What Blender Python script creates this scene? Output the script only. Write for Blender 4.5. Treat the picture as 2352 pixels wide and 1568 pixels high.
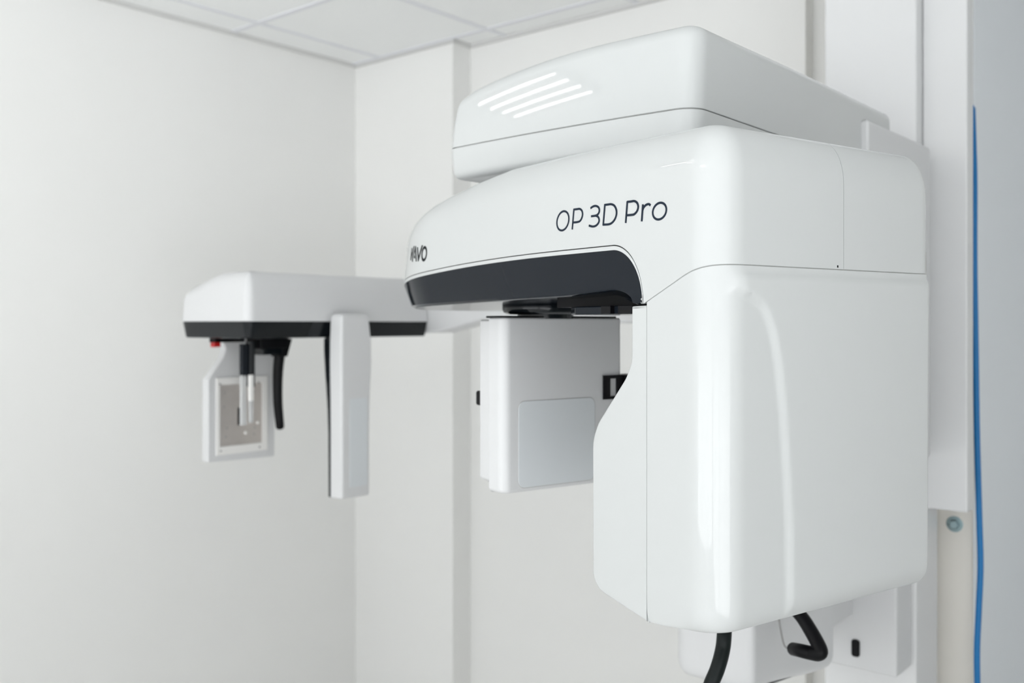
import bpy, bmesh, math
from mathutils import Vector, Matrix
from mathutils.geometry import tessellate_polygon
C = bpy.context.scene
for o in list(bpy.data.objects): bpy.data.objects.remove(o)
COL = C.collection

# ------------------------------------------------------------------ camera, sky, light, exposure
W_, H_ = 2352.0, 1568.0
F = 2200.0            # focal length in pixels
HOR = 742.0           # horizon row
CH = 1.72             # camera height
cam_d = bpy.data.cameras.new('camera'); cam = bpy.data.objects.new('camera', cam_d); COL.objects.link(cam)
cam.location = (0, 0, CH); cam.rotation_euler = (math.pi/2, 0, 0)
cam_d.sensor_width = 36.0; cam_d.lens = F/W_*36.0
cam_d.shift_y = (HOR-H_/2)/W_
cam_d.clip_start = 0.02
cam_d.dof.use_dof = True; cam_d.dof.focus_distance = 1.24; cam_d.dof.aperture_fstop = 4.2
C.camera = cam

w = bpy.data.worlds.new('fill_sky'); C.world = w; w.use_nodes = True
bg = w.node_tree.nodes['Background']; bg.inputs[0].default_value = (0.965, 0.985, 1.0, 1)
_n = w.node_tree.nodes; _l = w.node_tree.links                 # even sky; brightness added below the horizon to lift the ceiling
_tc = _n.new('ShaderNodeTexCoord'); _sx = _n.new('ShaderNodeSeparateXYZ'); _mr = _n.new('ShaderNodeMapRange')
_l.new(_tc.outputs['Generated'], _sx.inputs[0]); _l.new(_sx.outputs[2], _mr.inputs[0])
_mr.inputs[1].default_value = -.12; _mr.inputs[2].default_value = .02; _mr.inputs[3].default_value = 2.35; _mr.inputs[4].default_value = 1.05
_l.new(_mr.outputs[0], bg.inputs[1])

vs = C.view_settings
vs.view_transform = 'Standard'; vs.look = 'None'; vs.gamma = 1; vs.use_curve_mapping = False
vs.exposure = 0.75
LAMP = 14.0; TR = .0055
PANEL = 2.2           # strength of the diffuser panels

# ------------------------------------------------------------------ materials
def mat(name, col, rough=0.4, metal=0.0, coat=0.0, bump=0.0, bscale=200, emit=None, spec=0.5, trans=0.0, var=0.0, vscale=3.0):
    m = bpy.data.materials.new(name); m.use_nodes = True
    nt = m.node_tree; b = nt.nodes['Principled BSDF']
    b.inputs['Base Color'].default_value = (*col, 1); b.inputs['Roughness'].default_value = rough
    b.inputs['Metallic'].default_value = metal; b.inputs['Coat Weight'].default_value = coat
    b.inputs['Coat Roughness'].default_value = 0.015
    b.inputs['Specular IOR Level'].default_value = spec
    b.inputs['Transmission Weight'].default_value = trans
    if emit:
        b.inputs['Emission Color'].default_value = (*emit[0], 1); b.inputs['Emission Strength'].default_value = emit[1]
    tc = nt.nodes.new('ShaderNodeTexCoord')
    if var:
        n = nt.nodes.new('ShaderNodeTexNoise'); n.inputs['Scale'].default_value = vscale
        nt.links.new(tc.outputs['Object'], n.inputs['Vector'])
        r = nt.nodes.new('ShaderNodeMapRange'); r.inputs[3].default_value = 1-var; r.inputs[4].default_value = 1+var
        nt.links.new(n.outputs['Fac'], r.inputs[0])
        mx = nt.nodes.new('ShaderNodeMix'); mx.data_type = 'RGBA'; mx.blend_type = 'MULTIPLY'; mx.inputs[0].default_value = 1
        mx.inputs[6].default_value = (*col, 1); nt.links.new(r.outputs[0], mx.inputs[7])
        nt.links.new(mx.outputs[2], b.inputs['Base Color'])
    if bump:
        n = nt.nodes.new('ShaderNodeTexNoise'); n.inputs['Scale'].default_value = bscale; n.inputs['Detail'].default_value = 3
        nt.links.new(tc.outputs['Object'], n.inputs['Vector'])
        bp = nt.nodes.new('ShaderNodeBump'); bp.inputs['Strength'].default_value = bump; bp.inputs['Distance'].default_value = 0.001
        nt.links.new(n.outputs['Fac'], bp.inputs['Height']); nt.links.new(bp.outputs[0], b.inputs['Normal'])
    return m
M = dict(
    wall=mat('wall_paint', (.88, .88, .865), .75, bump=.15, bscale=120, var=.01),
    ceil=mat('ceiling_tile', (.93, .94, .935), .85, bump=.3, bscale=300, var=.01),
    grid=mat('ceiling_grid', (.80, .81, .84), .5, var=.01),
    edge=mat('ceiling_edge', (.66, .66, .65), .6, var=.01),
    floor=mat('floor_vinyl', (.86, .855, .84), .4, var=.04),
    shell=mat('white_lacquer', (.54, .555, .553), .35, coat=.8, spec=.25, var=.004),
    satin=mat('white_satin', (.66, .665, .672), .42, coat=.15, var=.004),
    seam=mat('grey_seam', (.42, .42, .41), .6, var=.02),
    black=mat('black_gloss', (.006, .008, .010), .12, spec=.3, var=.02),
    graph=mat('graphite_trim', (.008, .011, .016), .12, spec=.16, var=.02),
    matte=mat('black_matte', (.003, .003, .004), .4, spec=.15, bump=.1, var=.02),
    rubber=mat('black_rubber', (.004, .007, .007), .38, spec=.2, bump=.1, var=.02),
    ink=mat('logo_ink', (.004, .006, .008), .4, spec=.1, var=.01),
    inkb=mat('lettering_ink', (.014, .022, .036), .4, spec=.1, var=.01),
    panel=mat('grey_panel', (.66, .69, .71), .5, var=.01),
    metal=mat('brushed_metal', (.62, .58, .55), .38, metal=.6, bump=.2, var=.08, vscale=30),
    pier=mat('shaded_wall_beige', (.84, .81, .75), .7, bump=.1, var=.01),  # wall colour with shade and warm bounce light mixed in
    cool=mat('reflected_blue_tint', (.84, .88, .92), .35, var=.01),  # wall colour with bluish reflected light put into it
    tray=mat('grey_louvre', (.12, .12, .12), .6, var=.02),
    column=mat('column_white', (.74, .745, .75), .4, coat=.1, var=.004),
    bolt=mat('zinc_bolt', (.30, .40, .42), .35, metal=.7, var=.08, vscale=60),
    red=mat('red_plastic', (.55, .01, .01), .4, var=.02),
    blue=mat('blue_cable_sheath', (.0, .17, .46), .4, var=.02),
    clear=mat('clear_acrylic', (.85, .86, .86), .15, trans=.5, var=.005),
    ivory=mat('ivory_plastic', (.85, .84, .82), .35, var=.01),
    tube=mat('tube_glow', (1, 1, 1), .5, emit=((1, .98, .95), LAMP)),
    glow=mat('diffuser_glow', (1, 1, 1), .5, emit=((1, .99, .97), PANEL)),
    alu=mat('white_metal_frame', (.8, .8, .8), .3, metal=.3, var=.01),
)

# ------------------------------------------------------------------ helpers
def fin(name, bm, m, parent=None, kind=None, sharp=38, label=None, wn=True):
    bmesh.ops.remove_doubles(bm, verts=bm.verts, dist=1e-6)
    bmesh.ops.recalc_face_normals(bm, faces=bm.faces)
    for f in bm.faces: f.smooth = True
    for e in bm.edges:
        if len(e.link_faces) == 2:
            try: e.smooth = e.calc_face_angle() < math.radians(sharp)
            except ValueError: e.smooth = True
        else: e.smooth = False
    me = bpy.data.meshes.new(name); 
    # origin at the middle of the shape
    co = [v.co for v in bm.verts]
    mid = Vector([(min(c[i] for c in co)+max(c[i] for c in co))/2 for i in range(3)])
    bmesh.ops.translate(bm, vec=-mid, verts=bm.verts)
    bm.to_mesh(me); bm.free()
    me.materials.append(M[m] if isinstance(m, str) else m)
    o = bpy.data.objects.new(name, me); COL.objects.link(o); o.location = mid
    o['_w'] = list(mid)
    if parent is not None:
        pw = Vector(parent['_w']); o.parent = parent; o.location = mid-pw
    if kind: o['kind'] = kind
    if label: o['label'] = label
    if wn:
        md = o.modifiers.new('wn', 'WEIGHTED_NORMAL'); md.keep_sharp = True
    return o
def empty(name, loc, label, cat, group=None):
    o = bpy.data.objects.new(name, None); COL.objects.link(o); o.location = loc; o['_w'] = list(loc)
    o.empty_display_size = .1
    o['label'] = label; o['category'] = cat
    if group: o['group'] = group
    return o
def tag(o, label, cat, group=None):
    o['label'] = label; o['category'] = cat
    if group: o['group'] = group

def P(px, py, Y):                 # the point seen at a pixel, at depth Y
    return Vector(((px-W_/2)/F*Y, Y, CH+(HOR-py)/F*Y))
class Frame:
    def __init__(s, ox, oy, deg):   # deg: heading of the a axis to the left of the view
        r = math.radians(deg); s.o = Vector((ox, oy)); s.a = Vector((-math.sin(r), math.cos(r))); s.b = Vector((math.cos(r), math.sin(r)))
    def w(s, u, v, z):
        p = s.o+s.a*u+s.b*v; return Vector((p.x, p.y, CH+z))
    def on_v(s, px, py, v=0):       # pixel to (u, z) on the plane v = const
        k = (px-W_/2)/F; ox, oy = s.o+s.b*v
        u = (k*oy-ox)/(s.a.x-k*s.a.y); Y = oy+u*s.a.y
        return u, (HOR-py)/F*Y
    def on_u(s, px, py, u=0):       # pixel to (v, z) on the plane u = const
        k = (px-W_/2)/F; ox, oy = s.o+s.a*u
        v = (k*oy-ox)/(s.b.x-k*s.b.y); Y = oy+v*s.b.y
        return v, (HOR-py)/F*Y
FM = Frame(.237, 1.10, 35)        # swinging C-shaped unit
FR = Frame(.257, 1.35, 50)        # room, fixed housing, column (u along back wall, v towards it)

def ss(x, a=0., b=1.):
    t = max(0, min(1, (x-a)/(b-a))); return t*t*(3-2*t)
def tab(x, pts):
    if x <= pts[0][0]: return pts[0][1]
    for (x0, y0), (x1, y1) in zip(pts, pts[1:]):
        if x <= x1: return y0+(y1-y0)*(x-x0)/(x1-x0)
    return pts[-1][1]
def roundpoly(pts, radii, step=.01, seg=10):
    n = len(pts); out = []
    if not hasattr(radii, '__len__'): radii = [radii]*n
    for i in range(n):
        p = Vector(pts[i]); a = Vector(pts[i-1]); b = Vector(pts[(i+1) % n]); r = radii[i]
        d1 = (a-p).normalized(); d2 = (b-p).normalized(); ang = d1.angle(d2)
        if r < 1e-5 or ang > 3.1: out.append(p); continue
        L = r/math.tan(ang/2); lim = .66 if n < 6 and r > .2 else .499; L = min(L, (a-p).length*lim, (b-p).length*lim); r2 = L*math.tan(ang/2)
        c = p+(d1+d2).normalized()*(r2/math.sin(ang/2))
        s = p+d1*L-c; e = p+d2*L-c; tot = s.angle(e)
        sg = 1 if s.x*e.y-s.y*e.x > 0 else -1
        for k in range(seg+1):
            t = tot*k/seg*sg
            out.append(c+Vector((s.x*math.cos(t)-s.y*math.sin(t), s.x*math.sin(t)+s.y*math.cos(t))))
    res = []
    for i, p in enumerate(out):
        q = out[(i+1) % len(out)]; 
        if (q-p).length < 1e-6: continue
        st = step(p, q) if callable(step) else step
        k = max(1, int(math.ceil((q-p).length/st)))
        for j in range(k): res.append(p+(q-p)*(j/k))
    return res
def ev(x, u, v): return x(u, v) if callable(x) else x
def loft(mp, outline, layers, caps=(True, True), rings=(.75, .5, .25), flat=False):
    """mp(p, q, h) -> world; layers of (h, inset), both may be functions of (p, q)"""
    n = len(outline)
    area = sum(outline[i].x*outline[(i+1) % n].y-outline[(i+1) % n].x*outline[i].y for i in range(n))
    sg = 1 if area > 0 else -1
    nor = []
    for i in range(n):
        d = (outline[(i+1) % n]-outline[i-1]).normalized(); nor.append(Vector((-d.y, d.x))*sg)   # inward
    cen = sum(outline, Vector((0, 0)))/n
    bm = bmesh.new(); R = []
    for (h, ins) in layers:
        row = []
        for i, p in enumerate(outline):
            q = p+nor[i]*ev(ins, p.x, p.y)
            row.append(bm.verts.new(mp(q.x, q.y, ev(h, p.x, p.y))))
        R.append(row)
    for A, B in zip(R, R[1:]):
        for i in range(n):
            j = (i+1) % n
            try: bm.faces.new((A[i], A[j], B[j], B[i]))
            except ValueError: pass
    for end in (0, 1):
        if not caps[end]: continue
        row = R[0] if end == 0 else R[-1]; h, ins = layers[0] if end == 0 else layers[-1]
        if flat: bm.faces.new(row); continue
        base = [p+nor[i]*ev(ins, p.x, p.y) for i, p in enumerate(outline)]
        prev = row
        for s in rings:
            cur = []
            for p in base:
                q = cen+(p-cen)*s; cur.append(bm.verts.new(mp(q.x, q.y, ev(h, q.x, q.y))))
            for i in range(n):
                j = (i+1) % n; bm.faces.new((prev[i], prev[j], cur[j], cur[i]))
            prev = cur
        c = bm.verts.new(mp(cen.x, cen.y, ev(h, cen.x, cen.y)))
        for i in range(n): bm.faces.new((prev[i], prev[(i+1) % n], c))
    return bm
def add(h, d):
    return (lambda u, v: h(u, v)+d) if callable(h) else h+d
def rlayers(z0, z1, r0=(.003, .003), r1=(.003, .003), mid=1, k=5):
    """layers for a body from z0 to z1 with rounded rims (height, inset)"""
    L = []
    for i in range(k+1):
        t = math.pi/2*i/k
        L.append((add(z0, r0[0]*(1-math.sin(t))), r0[1]*(1-math.cos(math.pi/2-t)) if 0 else r0[1]*(1-math.sin(t)) if 0 else r0[1]*(1-math.cos(math.pi/2*(1-i/k)))))
    L = [(add(z0, r0[0]*(1-math.cos(math.pi/2*i/k))), r0[1]*(1-math.sin(math.pi/2*i/k))) for i in range(k+1)]
    if mid > 1:
        a = L[-1][0]; b = add(z1, -r1[0])
        for j in range(1, mid):
            t = j/mid
            L.append(((lambda u, v, t=t: ev(a, u, v)*(1-t)+ev(b, u, v)*t), 0))
    L += [(add(z1, -r1[0]*(1-math.sin(math.pi/2*i/k))), r1[1]*(1-math.cos(math.pi/2*i/k))) for i in range(k+1)]
    return L
def rbox(mp, u0, u1, v0, v1, z0, z1, rc=.004, rt=.003, rb=None, step=.05, seg=6):
    rb = rt if rb is None else rb
    rc4 = rc if hasattr(rc, '__len__') else [rc]*4
    o = roundpoly([(u0, v0), (u1, v0), (u1, v1), (u0, v1)], rc4, step, seg)
    t = rt if hasattr(rt, '__len__') else (rt, rt); b = rb if hasattr(rb, '__len__') else (rb, rb)
    return loft(mp, o, rlayers(z0, z1, b, t), flat=True)
def join(*bms):
    a = bms[0]
    for b in bms[1:]:
        me = bpy.data.meshes.new('t'); b.to_mesh(me); b.free(); a.from_mesh(me); bpy.data.meshes.remove(me)
    return a
def spline(pts, n=8, closed=False):
    pts = [Vector(p) for p in pts]; out = []; N = len(pts)
    rng = range(N) if closed else range(N-1)
    for i in rng:
        p1, p2 = pts[i], pts[(i+1) % N]
        p0 = pts[i-1] if (closed or i > 0) else p1*2-p2
        p3 = pts[(i+2) % N] if (closed or i+2 < N) else p2*2-p1
        for k in range(n):
            t = k/n
            out.append(.5*((2*p1)+(p2-p0)*t+(2*p0-5*p1+4*p2-p3)*t*t+(3*p1-p0-3*p2+p3)*t**3))
    if not closed: out.append(pts[-1])
    return out
def tube(pts, rad, seg=16, smooth=8, cap=True, flat=1.0):
    pts = spline(pts, smooth) if smooth else [Vector(p) for p in pts]
    N = len(pts); bm = bmesh.new(); rows = []
    up = None
    for i, p in enumerate(pts):
        t = (pts[min(i+1, N-1)]-pts[max(i-1, 0)]).normalized()
        if up is None:
            up = Vector((0, 0, 1)) if abs(t.z) < .9 else Vector((0, 1, 0))
        x = t.cross(up).normalized(); y = x.cross(t).normalized(); up = y
        f = i/(N-1); r = rad(f) if callable(rad) else rad
        if cap:
            pass
        rows.append([bm.verts.new(p+(x*math.cos(a)+y*math.sin(a)*flat)*r) for a in [2*math.pi*k/seg for k in range(seg)]])
    for A, B in zip(rows, rows[1:]):
        for k in range(seg): bm.faces.new((A[k], A[(k+1) % seg], B[(k+1) % seg], B[k]))
    if cap:
        for row, d in ((rows[0], (pts[0]-pts[1]).normalized()), (rows[-1], (pts[-1]-pts[-2]).normalized())):
            c = sum((v.co for v in row), Vector())/seg; r0 = (row[0].co-c).length; prev = row
            for s in (.9, .65, .3):
                cur = [bm.verts.new(c+(v.co-c)*s+d*r0*.7*math.sqrt(1-s*s)) for v in row]
                for k in range(seg): bm.faces.new((prev[k], prev[(k+1) % seg], cur[(k+1) % seg], cur[k]))
                prev = cur
            bm.faces.new(prev)
    return bm
def lathe(c, axis, prof, seg=32):
    """prof: (radius, distance along axis)"""
    axis = Vector(axis).normalized(); up = Vector((0, 0, 1)) if abs(axis.z) < .9 else Vector((1, 0, 0))
    x = axis.cross(up).normalized(); y = axis.cross(x); bm = bmesh.new(); rows = []
    for r, h in prof:
        rows.append([bm.verts.new(c+axis*h+(x*math.cos(a)+y*math.sin(a))*max(r, 1e-5)) for a in [2*math.pi*k/seg for k in range(seg)]])
    for A, B in zip(rows, rows[1:]):
        for k in range(seg): bm.faces.new((A[k], A[(k+1) % seg], B[(k+1) % seg], B[k]))
    bm.faces.new(rows[0]); bm.faces.new(rows[-1])
    return bm
def ribbon(pts2, wd, n=8, closed=False):
    pts = spline([(p[0], p[1], 0) for p in pts2], n, closed) if n else [Vector((p[0], p[1], 0)) for p in pts2]
    N = len(pts); quads = []; L = []; R = []
    for i, p in enumerate(pts):
        a = pts[i-1] if (closed or i > 0) else p; b = pts[(i+1) % N] if (closed or i < N-1) else p
        d = (b-a).normalized(); nn = Vector((-d.y, d.x, 0))*wd/2
        L.append((p+nn).to_2d()); R.append((p-nn).to_2d())
    m = N if closed else N-1
    for i in range(m):
        j = (i+1) % N; quads.append([L[i], L[j], R[j], R[i]])
    return quads
def decal(mp, polys, t0=-.0004, t1=.0006, cut=None):
    """thin solid printed shapes; mp(p, q, h)"""
    bm = bmesh.new()
    for poly in polys:
        vs_ = [bm.verts.new((p[0], p[1], 0)) for p in poly]
        try: bm.faces.new(vs_)
        except ValueError: pass
    bmesh.ops.remove_doubles(bm, verts=bm.verts, dist=1e-6)
    if cut:
        x0 = min(v.co.x for v in bm.verts); x1 = max(v.co.x for v in bm.verts); x = x0+cut
        while x < x1:
            bmesh.ops.bisect_plane(bm, geom=bm.verts[:]+bm.edges[:]+bm.faces[:], plane_co=(x, 0, 0), plane_no=(1, 0, 0)); x += cut
    bmesh.ops.recalc_face_normals(bm, faces=bm.faces)
    r = bmesh.ops.extrude_face_region(bm, geom=bm.faces[:])
    top = set(v for v in r['geom'] if isinstance(v, bmesh.types.BMVert))
    for v in bm.verts: v.co = mp(v.co.x, v.co.y, t1 if v in top else t0)
    return bm
mM = lambda u, v, z: FM.w(u, v, z)
mR = lambda u, v, z: FR.w(u, v, z)

# ------------------------------------------------------------------ the room (room frame: u along back wall to the left, v away)
RZ0, RZ1 = -1.35, 1.05
ZC = 1.1167; ZF = -CH
UL = 2.516; UR = -1.5; VP = 1.544; VM = 1.646; VQ = 1.700; VR = 2.1; VB = -4.6
def box(mp, u0, u1, v0, v1, z0, z1):
    return rbox(mp, u0, u1, v0, v1, z0, z1, rc=0, rt=0)
def sbox(mp, u0, u1, v0, v1, z0, z1):
    bm = bmesh.new(); V = [bm.verts.new(mp(u, v, z)) for z in (z0, z1) for (u, v) in ((u0, v0), (u1, v0), (u1, v1), (u0, v1))]
    for f in ((0, 1, 2, 3), (4, 5, 6, 7), (0, 1, 5, 4), (1, 2, 6, 5), (2, 3, 7, 6), (3, 0, 4, 7)): bm.faces.new([V[i] for i in f])
    return bm
def u_at(px, v): return FR.on_v(px, 0, v)[0]
UP1 = u_at(1040, VP); UM1 = u_at(1850, VM)
def struct(name, bm, m): return fin(name, bm, m, kind='structure', wn=False)
struct('floor', sbox(mR, UR-.1, UL+.1, VB-.1, VR+.15, ZF-.1, ZF), 'floor')
struct('wall_left', sbox(mR, UL, UL+.1, VB, VQ+.15, ZF, ZC+.1), 'wall')
bm = bmesh.new()
# back wall in one stepped piece: pilaster by the corner, main wall, recess behind the machine
pl = [(UL, VP), (UP1, VP), (UP1, VM), (UM1, VM), (UM1, VQ), (.05, VQ), (.05, VR), (UR, VR), (UR, VR+.1), (UL, VR+.1)]
lo = [bm.verts.new(mR(u, v, ZF)) for u, v in pl]; hi = [bm.verts.new(mR(u, v, ZC+.1)) for u, v in pl]
for i in range(len(pl)):
    j = (i+1) % len(pl); bm.faces.new((lo[i], lo[j], hi[j], hi[i]))
bm.faces.new(lo); bm.faces.new(hi)
struct('wall_back', bm, 'wall')
RV0, RV1 = VB+.1, -.66       # opening added in the unseen right wall to let in fill light
struct('wall_right', join(sbox(mR, UR-.1, UR, RV1, VR+.15, ZF, ZC+.1), sbox(mR, UR-.1, UR, VB, RV0, ZF, ZC+.1),
       sbox(mR, UR-.1, UR, RV0, RV1, ZF, RZ0), sbox(mR, UR-.1, UR, RV0, RV1, RZ1, ZC+.1)), 'wall')
bm = sbox(mR, UR-.07, UR-.03, RV0, RV0+.05, RZ0, RZ1)
for v in (RV0+1.2, RV0+2.4, RV1-.05): bm = join(bm, sbox(mR, UR-.07, UR-.03, v, v+.05, RZ0, RZ1))
for z in (RZ0, RZ1-.05): bm = join(bm, sbox(mR, UR-.07, UR-.03, RV0, RV1, z, z+.05))
struct('fill_window_2', bm, 'alu')
# front wall behind the camera, with a wide opening added for soft fill light
WZ0, WZ1 = -1.35, 1.05; WU0, WU1 = -1.4, 2.45
bm = join(sbox(mR, UR, UL, VB-.1, VB, ZF, WZ0), sbox(mR, UR, UL, VB-.1, VB, WZ1, ZC+.1),
          sbox(mR, UR, WU0, VB-.1, VB, WZ0, WZ1), sbox(mR, WU1, UL, VB-.1, VB, WZ0, WZ1))
struct('wall_front', bm, 'wall')
bm = sbox(mR, WU0, WU0+.05, VB-.07, VB-.03, WZ0, WZ1)
for u in (WU0+1.13, WU0+2.3, WU1-.05): bm = join(bm, sbox(mR, u, u+.05, VB-.07, VB-.03, WZ0, WZ1))
for z in (WZ0, WZ1-.05): bm = join(bm, sbox(mR, WU0, WU1, VB-.07, VB-.03, z, z+.05))
struct('fill_window_1', bm, 'alu')
struct('ceiling', sbox(mR, UR-.1, UL+.1, VB-.1, VR+.15, ZC, ZC+.1), 'ceil')
# ceiling grid bars
gu0, gv0 = 1.738, .9215
gb = None
us = [gu0-.6*k for k in range(0, 6)]+[gu0+.6]; vsl = [gv0-.6*k for k in range(0, 8)]+[gv0+.6]
for u in us:
    b = sbox(mR, u-.012, u+.012, VB, VM, ZC-.004, ZC+.01); gb = b if gb is None else join(gb, b)
for v in vsl: gb = join(gb, sbox(mR, UR, UL, v-.012, v+.012, ZC-.0045, ZC+.01))
struct('trim_1', gb, 'grid')
def wallstrip(u0, v0, u1, v1, t=.016): return sbox(mR, min(u0, u1)-0, max(u0, u1)+0, min(v0, v1), max(v0, v1), ZC-.012, ZC+.01)
e = join(sbox(mR, UL-.018, UL+.01, VB, VP, ZC-.012, ZC+.01), sbox(mR, UP1-.018, UL, VP-.018, VP+.01, ZC-.0121, ZC+.01),
         sbox(mR, UP1-.018, UP1+.01, VP, VM, ZC-.012, ZC+.01), sbox(mR, UM1-.018, UP1, VM-.018, VM+.01, ZC-.0119, ZC+.01),
         sbox(mR, UM1-.018, UM1+.01, VM, VQ, ZC-.012, ZC+.01), sbox(mR, UR, UM1, VQ-.018, VQ+.01, ZC-.0118, ZC+.01))
struct('trim_2', e, 'edge')
# pier of the wall that carries the machine's column
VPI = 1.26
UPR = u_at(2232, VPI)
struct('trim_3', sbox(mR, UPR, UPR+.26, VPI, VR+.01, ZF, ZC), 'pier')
struct('tint_sheet', sbox(mR, UPR-.004, UPR, VPI+.012, VR+.01, ZF, ZC), 'cool')  # thin sheet added on the pier's side to carry the bluish reflection
for nm, bm in (('baseboard_left', sbox(mR, UL-.012, UL, VB, VP, ZF, ZF+.08)), ('baseboard_back', sbox(mR, UP1, UL-.012, VP-.012, VP, ZF, ZF+.08))):
    struct(nm, bm, 'alu')

# ceiling lamps: recessed louvre fittings with four tubes each
def fitting(u, v, du, dv, label, group):
    t = empty('ceiling_light', mR(u, v, ZC-.03), label, 'ceiling light', group)
    fr = join(sbox(mR, u-du/2, u+du/2, v-dv/2, v-dv/2+.02, ZC-.05, ZC-.001), sbox(mR, u-du/2, u+du/2, v+dv/2-.02, v+dv/2, ZC-.05, ZC-.001),
              sbox(mR, u-du/2, u-du/2+.02, v-dv/2, v+dv/2, ZC-.05, ZC-.001), sbox(mR, u+du/2-.02, u+du/2, v-dv/2, v+dv/2, ZC-.05, ZC-.001),
              sbox(mR, u-du/2, u+du/2, v-dv/2, v+dv/2, ZC-.012, ZC-.001))
    fin('frame', fr, 'tray', t, wn=False)
    for k in range(4):
        q = v-dv/2+dv*(k+.5)/4 if dv < du else None
        if q is not None: a, b = mR(u-du/2+.03, q, ZC-.045), mR(u+du/2-.03, q, ZC-.045)
        else:
            q = u-du/2+du*(k+.5)/4; a, b = mR(q, v-dv/2+.03, ZC-.03), mR(q, v+dv/2-.03, ZC-.03)
        fin('fluorescent_tube', tube([a, b], TR, 12, 0), 'tube', t, wn=False)
fitting(1.832, -1.478, .77, .504, 'four tube ceiling light nearer the left wall', 'ceiling lights')
fitting(.60, -3.2, .77, .504, 'added unseen four tube fill light near the front opening', 'ceiling lights')  # second fitting, out of view, added for fill light

# ------------------------------------------------------------------ the x-ray machine
root = empty('dental_xray_machine', mR(.13, 1.1, ZF), 'large white panoramic dental x-ray machine with side imaging arm on a wall column', 'x-ray machine')
def part(name, bm, m, parent=root, label=None, **k): return fin(name, bm, m, parent, label=label, **k)

# ---- swinging unit: long upper cover
Vw = .442; UC = .68; RE = .28; UE = UC+RE
def arcF(w_, h_, base):
    def f(u):
        if u >= .185: return base+h_
        return base+h_*math.sqrt(max(0, 1-((.185-u)/w_)**2))
    return f
TOPF = lambda u: -.0195*(max(0, u-.28)/.475)**2.2
def F_trim(u, v=0): return arcF(.057, .0709, .0245)(u)+TOPF(u)
def F_lip(u, v=0): return arcF(.0583, .0765, .0245)(u)+TOPF(u)
def smn(d, k=.3):
    h = max(0, min(1, .5+.5*(d-1)/k)); return d*(1-h)+h-k*h*(1-h)
def F_cov(u, v=0):
    if u < .1257: return .0245+.0445*max(0, smn(1-(u-.03)/.0957))
    return arcF(.0594, .0776, .0245)(u)+TOPF(u)
def F_covs(u, v):
    if v > .3: return max(.069, .0245)
    if u > .2 or v < .02: return F_cov(u)
    return F_cov(u)
def ZT(u, v=0): return tab(u, [(0, .238), (.2, .241), (.45, .240), (.55, .231), (.64, .219), (.72, .204), (.80, .190), (.9, .176)])
def stp(p, q):
    m = (p+q)/2
    return .0008 if (abs(m.x-.128) < .01 and m.y < .01) else (.004 if m.x < .22 else .012)
def stp2(p, q):
    return .012
oc = roundpoly([(0, 0), (UE, 0), (UE, Vw), (0, Vw)], [.045, RE, .14, .035], stp, 28)
# refine near the steep arch
ref = []
for i, p in enumerate(oc):
    q = oc[(i+1) % len(oc)]; ref.append(p)
    if max(p.y, q.y) < 1e-4 and min(p.x, q.x) < .2:
        k = 12 if .110 < (p.x+q.x)/2 < .145 else 1
        L = (q-p).length; k = max(1, int(L/.0007)) if .118 < (p.x+q.x)/2 < .142 else max(1, int(L/.004))
        for j in range(1, k): ref.append(p+(q-p)*(j/k))
oc = []
for i, p in enumerate(ref):
    q = ref[(i+1) % len(ref)]
    if (q-p).length > 1e-7: oc.append(p)
# one long straight front edge: resample it explicitly
def resample_front(o, u0, u1):
    keep = []
    L = len(o); done = False
    us_ = []
    u = u0
    while u < u1:
        us_.append(u)
        u += .0006 if .1225 < u < .140 else (.0025 if u < .2 else .014)
    for p in o:
        if abs(p.y) < 1e-6 and u0-1e-6 <= p.x <= u1+1e-6:
            if not done:
                keep += [Vector((x, 0)) for x in us_]+[Vector((u1, 0))]; done = True
            continue
        keep.append(p)
    return keep
oc = resample_front(oc, .045, UC)
draft = lambda k: (lambda u, v: k*ss(u, .3, .8))
def mixz(t): return lambda u, v: F_covs(u, v)*(1-t)+(ZT(u)-.06)*t
Ls = [(.14, .006), (lambda u, v: F_covs(u, v)+.001, .006), (lambda u, v: F_covs(u, v), .0045), (lambda u, v: F_covs(u, v), .0006), (lambda u, v: F_covs(u, v)+.0006, 0)]
for t in (.15, .35, .6, .85): Ls.append((mixz(t), (lambda u, v, t=t: .006*t*ss(u, .3, .8))))
for i in range(0, 13):
    th = math.pi/2*i/12
    Ls.append(((lambda u, v, th=th: ZT(u)-.06+.06*math.sin(th)), (lambda u, v, th=th: .006*ss(u, .3, .8)+.036*(1-math.cos(th)))))
bm = loft(mM, oc, Ls, rings=(.8, .55, .3))
def cut_keep(bm, v, side):
    c = FM.w(0, v, 0); n = Vector((FM.b.x, FM.b.y, 0))*side
    g = bmesh.ops.bisect_plane(bm, geom=bm.verts[:]+bm.edges[:]+bm.faces[:], plane_co=c, plane_no=n, clear_outer=True)
    ed = [e_ for e_ in g['geom_cut'] if isinstance(e_, bmesh.types.BMEdge)]
    bmesh.ops.holes_fill(bm, edges=ed)
    return bm
bm2 = bm.copy()
SV = .232
cover = part('arm_cover', cut_keep(bm, SV-.0005, 1), 'shell')
part('rear_cover', cut_keep(bm2, SV+.0005, -1), 'shell')
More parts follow.
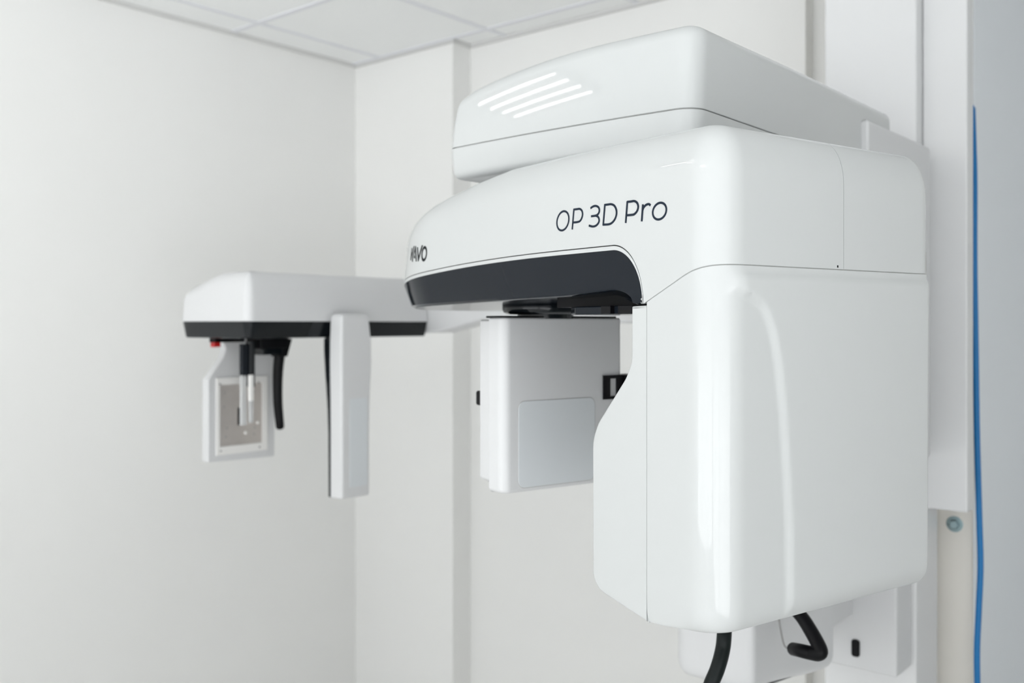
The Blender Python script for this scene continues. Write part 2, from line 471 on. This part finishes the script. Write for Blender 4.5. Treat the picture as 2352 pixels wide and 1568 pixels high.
# lip strip and graphite trim
def under(u0, inset):
    o = roundpoly([(u0, 0), (UE, 0), (UE, Vw), (u0, Vw)], [0, RE, .14, 0], .012, 28)
    o2 = []; done = False
    for p in o:
        if abs(p.y) < 1e-6 and p.x <= UC+1e-6:
            if not done:
                u = u0
                while u < UC: o2.append(Vector((u, 0))); u += .0006 if u < .140 else (.0025 if u < .2 else .014)
                o2.append(Vector((UC, 0))); done = True
            continue
        o2.append(p)
    return [p+Vector((0, inset if p.y < .2 else -inset)) for p in o2]
ol = under(.1268, .0)
part('lip_strip', loft(mM, ol, [(lambda u, v: F_trim(u)-.0001 if u > .128 else .0245, .003), (lambda u, v: max(.0245, F_trim(u)), .0003), (lambda u, v: F_lip(u)-.0002, .0003), (lambda u, v: F_lip(u), .003)]), 'shell', cover)
def G_trim(u, v=0):
    if u < .148: return .0236
    if u < .19: return .0236+.0184*math.sqrt(max(0, 1-((.19-u)/.042)**2))
    return tab(u, [(.19, .042), (.282, .037), (.75, .029), (.9, .026)])
ot = under(.128, .0012)
TL = [(G_trim, lambda u, v: .006+.014*ss(u, .3, .8)), (lambda u, v: G_trim(u)+min(.0015, (F_trim(u)-G_trim(u))*.1), lambda u, v: .0015+.017*ss(u, .3, .8)),
      (lambda u, v: G_trim(u)+min(.004, (F_trim(u)-G_trim(u))*.3), lambda u, v: .0002+.013*ss(u, .3, .8)),
      (lambda u, v: (G_trim(u)+F_trim(u))/2, lambda u, v: .0002+.007*ss(u, .3, .8)),
      (lambda u, v: F_trim(u)-.0003, lambda u, v: 0), (lambda u, v: F_trim(u)-.0002, .004)]
trim = part('arm_trim', loft(mM, ot, TL), 'graph', label='dark graphite strip under the swinging arm')

# ---- tube head (front box of the swinging unit)
UT = .1195
VE = [(-.40, .119), (-.25, .117), (-.11, .106), (-.05, .097), (-.009, .0864), (.010, .077), (.022, .067), (.034, .045), (.040, .02), (.0415, -.05)]
def ztop(u, v=0): return .0237+.0445*max(0, smn(1-(u-.03)/.0957))
ob = roundpoly([(0, 0), (UT, 0), (UT, Vw), (0, Vw)], [.045, .0004, .0004, .03], .0045, 16)
def mT(u, v, z):
    wgt = ss(.012-u, 0, .010)
    if wgt > 0:
        r = ss((v-tab(z, VE))/.009) if z < .0415 else 1
        r2 = ss((Vw-v-.12*tab(z, VE)-.004)/.010) if z < .03 else 1
        u -= .0048*wgt*min(r, r2)*ss(v, .015, .05)*ss(Vw-v, 0, .03)*ss(.064-z, 0, .012)*ss(z+.366, 0, .03)
    # bottom falls slightly towards the hidden side and the front corner is pulled in
    return FM.w(u, v, z)
zb = lambda u, v: -.3655-.008*min(1, u/.1195)
tl_ = rlayers(zb, lambda u, v: ztop(u), (.03, 1), (.0008, .0008), mid=90, k=8)
tl_ = [(h, (lambda u, v, q=q: q*(.003+.013*(1-ss(u, .03, .10)))) if k < 9 else q) for k, (h, q) in enumerate(tl_)]
part('tube_head_cover', loft(mT, ob, tl_, rings=(.7, .35)), 'shell')
# inner cover that bulges towards the patient side
prof = [(1478, 703), (1450, 703), (1450, 830), (1436, 868), (1372, 972), (1360, 1010), (1361, 1326), (1376, 1356), (1494, 1431)]
pp = [FM.on_v(x, y) for x, y in prof]
pp[0] = (.1201, .0225); pp[-1] = (.1201, -.3735)
op = roundpoly(pp, [.0005, .002, .03, .05, .06, .06, .03, .03, .0005], .02, 10)
mV = lambda u, z, v: FM.w(u, v, z)
mV = lambda u, z, v: FM.w(.1201 if u < .1238 else u, v, z)      # straight where it meets the front cover
part('collimator_cover', loft(mV, op, rlayers(.0002, Vw-.004, (.003, .003), (.01, .01)), flat=True), 'shell')
part('inner_frame', join(loft(mM, roundpoly([(.0018, .0015), (.13, .0015), (.13, Vw-.002), (.0018, Vw-.002)], [.0445, .002, .002, .026], .05, 12), [(-.33, 0), (.0205, 0)], flat=True), loft(mM, roundpoly([(.0018, .0015), (.116, .0015), (.116, Vw-.002), (.0018, Vw-.002)], [.0445, .002, .002, .026], .05, 12), [(.0, 0), (.10, 0)], flat=True)), 'seam', label='grey inner frame seen in the cover seams')
# notch where the seams meet
vn, zn = FM.on_u(1924, 610)
part('seam_clip', sbox(mM, -.0003, .004, vn-.0012, vn+.0012, zn-.0025, zn+.0005), 'matte')

# ---- lettering on the arm
S = 6.918
def L1(pts): return [FM.on_v(1240+x/S, 420+y/S) for x, y in pts]
def ell(cx, cy, hw, hh, sh, n=28): return [(cx+hw*math.cos(t)+sh*math.sin(t), cy-hh*math.sin(t)) for t in [2*math.pi*k/n for k in range(n)]]
wd = .0029
polys = []
for pts, closed in ((ell(367, 602, 93, 153, 21), True), (ell(1903, 448, 106, 133, 21), True)):
    polys.append(ribbon(L1(pts), wd, 3, closed))
lines = [([(543, 412), (516, 740)], 0), ([(538, 423), (590, 417), (635, 413), (668, 440), (680, 495), (670, 550), (645, 598), (605, 620), (526, 629)], 8),
         ([(806, 402), (850, 373), (895, 366), (935, 390), (947, 440), (930, 490), (890, 519), (815, 530)], 8),
         ([(885, 519), (927, 540), (944, 590), (930, 640), (890, 680), (840, 692), (780, 677)], 8),
         ([(1036, 337), (1008, 677)], 0), ([(1030, 350), (1085, 343), (1140, 339), (1190, 368), (1219, 440), (1215, 520), (1180, 598), (1115, 652), (1006, 664)], 8),
         ([(1393, 290), (1366, 637)], 0), ([(1388, 302), (1450, 295), (1508, 289), (1550, 322), (1565, 382), (1545, 450), (1500, 498), (1455, 508), (1376, 515)], 8),
         ([(1640, 340), (1621, 612)], 0), ([(1632, 440), (1655, 385), (1695, 347), (1735, 337), (1760, 356)], 8)]
for pts, n in lines: polys.append(ribbon(L1(pts), wd, n))
bms = [decal(lambda p, q, h, i=i: FM.w(p, -h-.00003*i, q), pl_, -.001, .0003) for i, pl_ in enumerate(polys)]
part('lettering', join(*bms), 'inkb', cover, wn=False, label='thin dark slanted lettering')

# ---- maker's mark
T = 11.76
mk = [[(472, 590), (555, 572), (552, 745), (635, 735), (740, 480), (755, 474), (830, 462), (708, 785), (818, 1055), (735, 1075), (726, 1070), (632, 855), (550, 872), (545, 1050), (465, 1068)],
      [(812, 762), (935, 448), (945, 438), (968, 432), (988, 438), (1212, 970), (1133, 992), (1122, 984), (960, 618), (880, 805), (960, 793), (1008, 895), (885, 920), (876, 912)],
      [(1118, 465), (1205, 450), (1214, 460), (1342, 765), (1520, 330), (1532, 326), (1605, 315), (1366, 930), (1355, 946), (1335, 953), (1318, 946)]]
def mkpt(x, y): return FM.on_u(1840+x/T, 1240+y/T)
mkp = [[mkpt(*p) for p in pl_] for pl_ in mk]
eo = [mkpt(*p) for p in ell(1739, 602, 187, 283, 28, 48)]; ei = [mkpt(*p) for p in ell(1741, 602, 120, 176, 18, 48)]
mkp += [[eo[i], eo[(i+1) % 48], ei[(i+1) % 48], ei[i]] for i in range(48)]
part('logo', decal(lambda p, q, h: FM.w(-.0035-h, p, q), mkp, -.0012, .0004), 'ink', bpy.data.objects['tube_head_cover'], wn=False, label='bold dark angular logo')
# the same mark small at the rounded end of the arm
cx = (mkp[0][0][0]); x0 = min(p[0] for pl_ in mkp for p in pl_); x1 = max(p[0] for pl_ in mkp for p in pl_)
z0 = min(p[1] for pl_ in mkp for p in pl_); z1 = max(p[1] for pl_ in mkp for p in pl_); zm = (z0+z1)/2
SA = .672
def mEnd(p, q, h):
    s = SA+(x1-p)*.68; z = .122+(q-zm)*1.0
    if s < UC: u, v, nu, nv = s, 0, 0, -1
    else:
        t = (s-UC)/RE; u, v, nu, nv = UC+RE*math.sin(t), RE*(1-math.cos(t)), math.sin(t), -math.cos(t)
    t = (z-F_cov(u))/(ZT(u)-.06-F_cov(u)); ins = .006*t*ss(u, .3, .8)
    return FM.w(u+nu*(h-ins), v+nv*(h-ins), z)
part('logo', decal(mEnd, mkp, -.003, .0004, cut=.003), 'ink', cover, wn=False, label='small dark logo at the rounded end')

# ---- parts under the arm: pivot, dark plate, detector
piv = FM.w(.595, .20, 0)
part('pivot_disc', lathe(Vector((piv.x, piv.y, CH)), (0, 0, 1), [(.05, .008), (.05, .015), (.068, .0155), (.075, .019), (.077, .024), (.077, .031), (.074, .036)], 48), 'black')
part('pivot_neck', lathe(Vector((piv.x, piv.y, CH)), (0, 0, 1), [(.038, .0075), (.04, .010), (.04, .0155)], 32), 'matte')
def slab(mp, pts, r, z0, z1, rim=.002): return loft(mp, roundpoly(pts, r, .03, 6), rlayers(z0, z1, (rim, rim), (rim, rim), k=3), flat=True)
part('slide_plate', slab(mM, [(.145, .03), (.30, .03), (.335, .05), (.40, .32), (.145, .32)], .01, .012, .0235), 'graph')
part('slide_rail', join(sbox(mM, .16, .38, .06, .30, .0235, .045)), 'matte')
part('slide_block', join(rbox(mM, .17, .20, .022, .05, .0125, .0235, .002, .001), rbox(mM, .215, .235, .022, .05, .0125, .0235, .002, .001)), 'matte')

UD = .554
det = part('detector_head', loft(mM, roundpoly([(UD, .08), (UD+.044, .08), (UD+.044, .345), (UD, .345)], [.017, .003, .003, .010], .05, 10),
           rlayers(-.287, .0095, (.008, .008), (.004, .004)), flat=True), 'satin')
part('rear_shell', loft(mM, roundpoly([(UD+.0445, .0815), (UD+.086, .0865), (UD+.086, .34), (UD+.0445, .3435)], [.001, .012, .012, .001], .05, 8),
           rlayers(-.272, .006, (.008, .008), (.004, .004)), flat=True), 'satin', det)
part('top_plate', slab(mM, [(UD+.003, .083), (UD+.07, .088), (UD+.07, .335), (UD+.003, .340)], .012, .009, .0125, .001), 'matte', det)
def faceD(px, py): return FM.on_u(px, py, UD)
q = [faceD(1190, 922), faceD(1366, 912), faceD(1364, 1112), faceD(1184, 1122)]
v0_, z1_ = q[0]; v1_ = q[1][0]; z0_ = q[3][1]
mD = lambda v, z, h: FM.w(UD-h, v, z)
def face_panel(mp, a0, a1, b0, b1, r, t=.0012, t0=-.001):
    return loft(mp, roundpoly([(a0, b0), (a1, b0), (a1, b1), (a0, b1)], r, .05, 8), [(t0, 0), (t-.0006, 0), (t, .0006)], flat=True)
part('panel_frame', face_panel(mD, v0_-.0012, v1_+.0012, z0_-.0012, z1_+.0012, .0145, .0004), 'seam', det)
part('sensor_panel', face_panel(mD, v0_, v1_, z0_, z1_, .0135, .0012), 'panel', det, label='flat pale grey sensor window')
# slotted bracket
vb0, zb1 = faceD(1384, 862); vb1 = FM.on_u(1462, 862, UD)[0]; zb0 = faceD(1384, 917)[1]
mDb = lambda v, z, h: FM.w(UD-h, v, z)
sv0, sz1 = faceD(1399, 869); sv1, sz0 = faceD(1414, 909)
fr = None
for (a0, a1, b0, b1) in ((vb0, sv0, zb0, zb1), (sv1, vb1, zb0, zb1), (sv0, sv1, zb0, sz0), (sv0, sv1, sz1, zb1)):
    b_ = sbox(lambda v, z, h: FM.w(UD-h, v, z), a0, a1, b0, b1, .0005, .004); fr = b_ if fr is None else join(fr, b_)
fr = join(fr, rbox(mM, UD-.012, UD+.03, .3455, vb1, zb0, zb1, .002, .002))
part('grip_bracket', fr, 'matte', det, label='black slotted bracket')
pk = FM.w(UD+.055, .079, 0)
vk, zk = 0, (HOR-914)/F*1.70
part('release_knob', rbox(mM, UD+.076, UD+.116, .10, .125, zk-.013, zk+.013, .004, .004), 'matte', det, label='black release knob')

# ---- fixed upper housing
SL = .500
def ZS(u, v): return .431-.030*(max(0, u-.15)/.32)**2+.004*ss(v, 0, .4)
os_ = roundpoly([(0, 0), (SL, 0), (SL, .825), (0, .825)], [.032, .018, .03, .02], .012, 12)
lay = [(.3070, .010), (.3070, .0008), (.3078, 0)]
for t in (.1, .2, .3, .4, .5, .6, .7, .8, .9): lay.append(((lambda u, v, t=t: .3078*(1-t)+(ZS(u, v)-.022)*t), 0))
for i in range(0, 11):
    th = math.pi/2*i/10
    lay.append(((lambda u, v, th=th: ZS(u, v)-.022+.022*math.sin(th)), (lambda u, v, th=th: .022*(1-math.cos(th)))))
def mU(u, v, z):                      # gently bowed and leaning faces
    zz = z-.307; zp = max(0, zz)
    k = 1-ss(v, .1, .5)
    v2 = v+(.304*(u-.133)**2/2+.04*zz+.347*zz*zz/2)*k
    u2 = u-ss(u, .43, SL)*(.06*zp+1.4*zp*zp)
    return FR.w(u2, v2, z)
up = part('upper_housing', loft(mU, os_, lay, rings=(.8, .5, .2)), 'shell')
lay = [(add(lambda u, v: .252, 0), .02)]
for i in range(1, 9):
    t = math.pi/2*i/8
    lay.append((.252+.016*(1-math.cos(t)), .004+.016*(1-math.sin(t))))
lay += [(.29, .001), (.3050, 0), (.3056, .0008), (.3056, .010)]
part('lower_tray', loft(mU, os_, lay), 'shell', up)
part('seam_gasket', loft(mU, roundpoly([(.004, .003), (SL-.006, .003), (SL-.006, .81), (.004, .81)], [.028, .016, .02, .02], .02, 8), [(.29, 0), (.33, 0)], flat=True), 'seam', up)
part('rotation_hub', lathe(Vector((FM.w(.42, .22, 0).x, FM.w(.42, .22, 0).y, CH)), (0, 0, 1), [(.09, .236), (.09, .256)], 40), 'matte', up)
# carriage that rides on the column
part('carriage', loft(mR, roundpoly([(-.014, .648), (.40, .648), (.40, 1.045), (-.014, 1.045)], [.006, .006, .02, .02], .03, 6),
     rlayers(-.30, .392, (.01, .01), (.012, .008)), flat=True), 'satin')

# ---- column
uc0 = u_at(2105, 1.05); uc1 = u_at(1893, 1.05)
part('column', rbox(mR, uc0, uc1, 1.05, 1.21, ZF+.015, .98, .006, .004), 'column')
ub0 = u_at(2222, 1.09)
part('column_back_plate', rbox(mR, ub0, uc0-.0005, 1.09, 1.14, -.4233, .98, .005, .004), 'column')
part('base_plate', rbox(mR, uc0-.05, uc1+.05, .85, 1.25, ZF, ZF+.015, .02, .003), 'satin')

# ---- patient support near the bottom of the picture
cs0 = FR.on_u(1730, 0, .10)[0]
def mS(u, v, z): return FR.w(u, v, z)
sup = part('support_shelf', loft(mS, roundpoly([(.10, cs0), (.268, cs0), (.268, .785), (.10, .785)], [.014, .035, .03, .03], .03, 10),
           rlayers(lambda u, v: -.667-.055*ss(v, cs0, .8), -.40, (.03, .02), (.03, .03)), flat=True), 'satin')
part('support_neck', rbox(mR, .13, .25, .77, .951, -.66, -.42, .004, .004), 'satin', sup)
v2 = .95; bx0 = u_at(2060, v2); bx1 = u_at(1931, v2)
box_ = part('support_carriage', rbox(mR, bx0, bx1+.09, v2, 1.049, -.778, -.30, .006, .005), 'satin')
sx0 = u_at(1975, v2); sx1 = u_at(1957, v2); szt = FR.on_v(1966, 1468, v2)[1]; szb = FR.on_v(1966, 1507, v2)[1]
part('rocker_switch', loft(lambda u, z, h: FR.w(u, v2-h, z), roundpoly([(sx0, szb), (sx1, szb), (sx1, szt), (sx0, szt)], .006, .05, 8), [(-.002, 0), (.004, 0), (.006, .002)], flat=True), 'matte', box_, label='small black rounded switch')
# handles
r1 = 17/F*1.5
part('handle', tube([P(1668, 1380, 1.55), P(1664, 1448, 1.50), P(1660, 1490, 1.49), P(1648, 1535, 1.48), P(1630, 1580, 1.48), P(1616, 1640, 1.52), P(1650, 1690, 1.60), P(1720, 1660, 1.76)], r1, 20), 'rubber', sup, label='long black curved patient handle')
Yh = 1.66
part('handle', tube([P(1800, 1375, Yh+.06), P(1838, 1412, Yh+.02), P(1862, 1448, Yh), P(1884, 1490, Yh-.02), P(1880, 1501, Yh-.02), P(1862, 1499, Yh-.01), P(1840, 1494, Yh), P(1822, 1490, Yh+.03)], lambda f: 15/F*Yh+.001*math.sin(f*3), 18, 6), 'matte', sup, label='black bent grip handle')
part('thin_wire', tube([P(1786, 1400, Yh+.12), P(1792, 1440, Yh+.10), P(1799, 1475, Yh+.08), P(1806, 1487, Yh+.06), P(1818, 1489, Yh+.04)], .0018, 8), 'seam', sup)

# ------------------------------------------------------------------ side imaging unit (cephalostat), parts of the same machine
KY = 2.5; KX = (568-W_/2)/F*KY
FK = Frame(KX, KY, 50)
mK = lambda u, v, z: FK.w(u, v, z)
KB = .674; KA = .347
def ZK(u, v): return .138-.030*ss(u, .15, KA)
ok = roundpoly([(0, 0), (KA, 0), (KA, KB), (0, KB)], [.025, .05, .04, .02], .03, 10)
lay = [(.0050, .006), (.0050, .001), (.006, 0)]
for t in (.25, .6): lay.append(((lambda u, v, t=t: .006*(1-t)+(ZK(u, v)-.05)*t), .004*t))
for i in range(11):
    th = math.pi/2*i/10
    lay.append(((lambda u, v, th=th: ZK(u, v)-.05+.05*math.sin(th)), (lambda u, v, th=th: .004+(.03+.04*ss(u, .1, .3))*(1-math.cos(th)))))
ceph = part('side_arm_housing', loft(mK, ok, lay), 'satin', label='white housing of the side imaging unit')
part('housing_trim', loft(mK, ok, [(-.041, .016), (-.040, .011), (-.037, .009), (.003, .0015), (.0046, .0015), (.0046, .006)]), 'black', ceph, label='glossy black strip')
# connecting arm to the column
# profile seen from the machine side
arm_pts = [(988, 660), (1100, 655), (1180, 660), (1180, 728), (1105, 735), (1060, 748), (1000, 764), (988, 765)]
ua = [FK.on_v(x, y, KB-.008) for x, y in arm_pts]
ua[0] = (ua[0][0]+.08, .07); ua[-1] = (ua[-1][0]+.08, ua[-1][1]); 
uend = (FR.o+FR.b*1.0+FR.a*.25-FK.o).dot(FK.a)
ap = [(ua[0][0], .075), (ua[1][0], .075), (uend, .06), (uend, -.01)]+[ua[k] for k in (4, 5, 6, 7)]
part('connecting_arm', loft(lambda u, z, h: FK.w(u, h, z), roundpoly(ap, [.004, .004, .01, .01, .03, .03, .02, .004], .03, 6), rlayers(KB-.008, KB+.09, (.01, .01), (.01, .01)), flat=True), 'satin', label='white arm linking the side unit to the column')
# sensor head on the near side
SK = -.062
sk0 = FK.on_u(785, 0, SK)[0]; sk1 = FK.on_u(850, 0, SK)[0]
zt_ = FK.on_u(790, 720, SK)[1]; zb_ = FK.on_u(785, 1148, SK)[1]
osn = roundpoly([(SK, sk0), (SK+.05, sk0), (SK+.05, sk1), (SK, sk1)], [.008, .004, .004, .008], .05, 6)
def mSn(u, v, z):
    t = (z-zb_)/(zt_-zb_)
    k = tab(t, [(0, 0), (.35, .0), (.55, .002), (.72, .006), (.85, .005), (.95, .0), (1, -.003)])
    f = (v-sk0)/(sk1-sk0)
    v += k*(f-.3)*2*.8; 
    if u < SK+.03: u -= k*.3
    return FK.w(u, v, z)
sh = part('sensor_head', loft(mSn, osn, rlayers(zb_, zt_, (.006, .006), (.015, .012), mid=24)), 'satin', label='tall narrow white sensor head')
def mBk(u, v, z):
    t = (z-zb_)/(zt_-zb_); k = tab(t, [(0, .0075), (.35, .009), (.5, .013), (.65, .021), (.8, .028), (1, .028)])
    if u > SK+.058: u = SK+.0505+k
    return FK.w(u, v, z)
part('back_cover', loft(mBk, roundpoly([(SK+.0505, sk0+.001), (SK+.06, sk0+.001), (SK+.06, sk1-.004), (SK+.0505, sk1-.004)], .001, .05, 2), rlayers(zb_+.002, -.043, (.001, .001), (.001, .001), mid=20, k=2)), 'black', sh)
part('neck_clamp', rbox(mK, SK+.052, SK+.078, sk0+.002, sk1-.01, -.085, -.0405, .005, .003), 'matte', sh)
pv0, pz1 = FK.on_u(803, 916, SK); pv1 = FK.on_u(843, 912, SK)[0]; pz0 = FK.on_u(800, 1120, SK)[1]
part('sensor_window', loft(lambda v, z, h: FK.w(SK-h, v, z), roundpoly([(pv0, pz0), (pv1, pz0), (pv1, pz1), (pv0, pz1)], .003, .05, 4), [(-.002, 0), (.0012, 0), (.0018, .001)], flat=True), 'panel', sh, label='pale grey sensor window strip')

# collimator frame at the far side
SC = .30
def fc(px, py): return FK.on_u(px, py, SC)
shape = [(504, 784), (632, 784), (632, 850), (631, 1048), (478, 1063), (478, 872), (512, 822), (520, 800)]
pc = [fc(*p) for p in shape]
mC = lambda v, z, h: FK.w(SC+h, v, z)
pc[0] = (pc[0][0], -.0405); pc[1] = (pc[1][0], -.0405)
colf = part('collimator_frame', loft(mC, roundpoly(pc, [.002, .002, .01, .006, .006, .012, .02, .02], .05, 6), rlayers(0, .036, (.004, .004), (.010, .008)), flat=True), 'satin', label='white frame with a metal aperture plate')
a0, b1 = fc(503, 884); a1, _ = fc(601, 880); _, b0 = fc(503, 1026)
fo0, ft = fc(496, 868); fo1, _ = fc(612, 862); _, fb = fc(496, 1046)
mCf = lambda v, z, h: FK.w(SC-h, v, z)
fr = None
for (p0, p1, q0, q1) in ((fo0, a0, fb, ft), (a1, fo1, fb, ft), (a0, a1, fb, b0), (a0, a1, b1, ft)):
    b_ = sbox(mCf, p0, p1, q0, q1, -.001, .005); fr = b_ if fr is None else join(fr, b_)
part('raised_frame', fr, 'ivory', colf)
part('aperture_plate', face_panel(mCf, a0, a1, b0, b1, .0005, .0015), 'metal', colf, label='brushed metal plate')
s0, sz1 = fc(545, 936); s1, _ = fc(553, 936); _, sz0 = fc(545, 976)
part('aperture_slot', face_panel(mCf, s0, s1, sz0, sz1, .0005, .0024), 'matte', colf)
scr = []
for x, y in ((503, 882), (592, 878), (505, 1035), (594, 1026)):
    v_, z_ = fc(x, y); scr.append(('matte', v_, z_, .0022, .0045))
for x, y in ((515, 903), (514, 935), (520, 983), (518, 1003), (582, 900), (579, 931), (584, 982), (582, 997)):
    v_, z_ = fc(x, y); scr.append(('seam', v_, z_, .003, .001))
for m_, v_, z_, r_, h_ in scr:
    part('screw', lathe(FK.w(SC-h_, v_, z_), (-FK.a.x, -FK.a.y, 0), [(r_, -.001), (r_, .0012), (r_*.6, .0018)], 12), m_, colf)
for x, y in ((591, 970), (563, 993)):
    v_, z_ = fc(x, y)
    part('bright_pin', lathe(FK.w(SC-.0015, v_, z_), (-FK.a.x, -FK.a.y, 0), [(.005, -.001), (.005, .002), (.002, .005)], 16), 'ivory', colf)
# head support under the housing: rods, post, mount
SM = .17
def fm(px, py): return FK.on_u(px, py, SM)
def hang(name, px0, px1, py0, py1, d0, d1, m, r=.002, parent=None, label=None):
    v0, zt = fm(px0, py0); v1, _ = fm(px1, py0); _, zb2 = fm(px0, py1)
    return part(name, rbox(mK, SM+d0, SM+d1, v0, v1, zb2, min(zt, -.0405), r, min(r, .002)), m, parent or root, label=label)
mount = hang('head_support_mount', 585, 648, 778, 800, -.03, .04, 'matte')
hang('mount_block', 595, 640, 800, 815, -.02, .03, 'black', parent=mount)
hang('rod_carrier', 569, 581, 783, 888, -.012, .012, 'black', .003, mount)
hang('rod_sleeve', 555, 569, 790, 862, -.004, .012, 'graph', .002, mount)
hang('clear_rod', 554, 566, 862, 977, -.002, .008, 'clear', .002, mount)
hang('ear_rod', 563, 573, 860, 920, -.022, -.013, 'ivory', .003, mount)
hang('ear_rod', 564, 573, 920, 970, -.020, -.013, 'clear', .002, mount)
k1 = [fm(648, 782), fm(642, 815), fm(639, 860), (fm(640, 920)), fm(646, 980)]
part('nose_support', tube([FK.w(SM+.0, k1[0][0], -.042)]+[FK.w(SM+(i*.002), a_, b_) for i, (a_, b_) in enumerate(k1[1:])], lambda f: .0175-.005*f, 16, 8), 'matte', mount, label='curved black nose support post')
v0, z0_k = fm(629, 786); v1_k, _ = fm(663, 786); v2_k, z2_k = fm(652, 818); v3_k, _ = fm(629, 818)
part('support_bracket', loft(lambda v, z, h: FK.w(SM+h, v, z), roundpoly([(v0, -.0405), (v1_k, -.046), (v2_k, z2_k), (v3_k, z2_k)], .002, .05, 3), rlayers(-.018, .014, (.002, .002), (.002, .002), k=2), flat=True), 'matte', mount)
vr, zr = FK.on_u(487, 786, .27); vr1, _ = FK.on_u(503, 786, .27); _, zr0 = FK.on_u(487, 797, .27)
part('slide_bar', rbox(mK, .255, .285, vr, FK.on_u(556, 0, .27)[0], zr, -.0405, .002, .001), 'matte', ceph)
part('lock_button', rbox(mK, .26, .28, vr, vr1, zr0, zr+.0005, .003, .002), 'red', ceph, label='small red lock button')

# ------------------------------------------------------------------ loose things
# blue cable down the wall beside the pier
cp = []
for px, py, Y in ((2229, 120, 2.36), (2233, 230, 2.31), (2236, 330, 2.27), (2238, 420, 2.245), (2238, 600, 2.235), (2241, 800, 2.235), (2244, 1000, 2.235), (2249, 1180, 2.235), (2252, 1300, 2.235), (2248, 1400, 2.235), (2244, 1500, 2.235), (2246, 1620, 2.235), (2250, 1800, 2.235)):
    cp.append(P(px, py, Y))
cb = fin('cable', tube(cp+[Vector((cp[-1].x+.01, cp[-1].y, .01))], .0068, 12, 8), 'blue')
tag(cb, 'thin bright blue cable hanging down the wall beside the machine column', 'cable')
# bolt on the pier
ubl, zbl = FR.on_v(2193, 1203, VPI)
c = FR.w(ubl, VPI, zbl); ax = (-FR.b.x, -FR.b.y, 0)
bt = empty('wall_bolt', c, 'round grey steel bolt in the wall below the white column plate', 'bolt')
fin('washer', lathe(c, ax, [(.019, -.001), (.019, .002), (.017, .003)], 28), 'bolt', bt)
fin('bolt_head', lathe(c, ax, [(.013, .003), (.013, .010), (.009, .013)], 6), 'bolt', bt)
for o in bpy.data.objects:
    if '_w' in o: del o['_w']
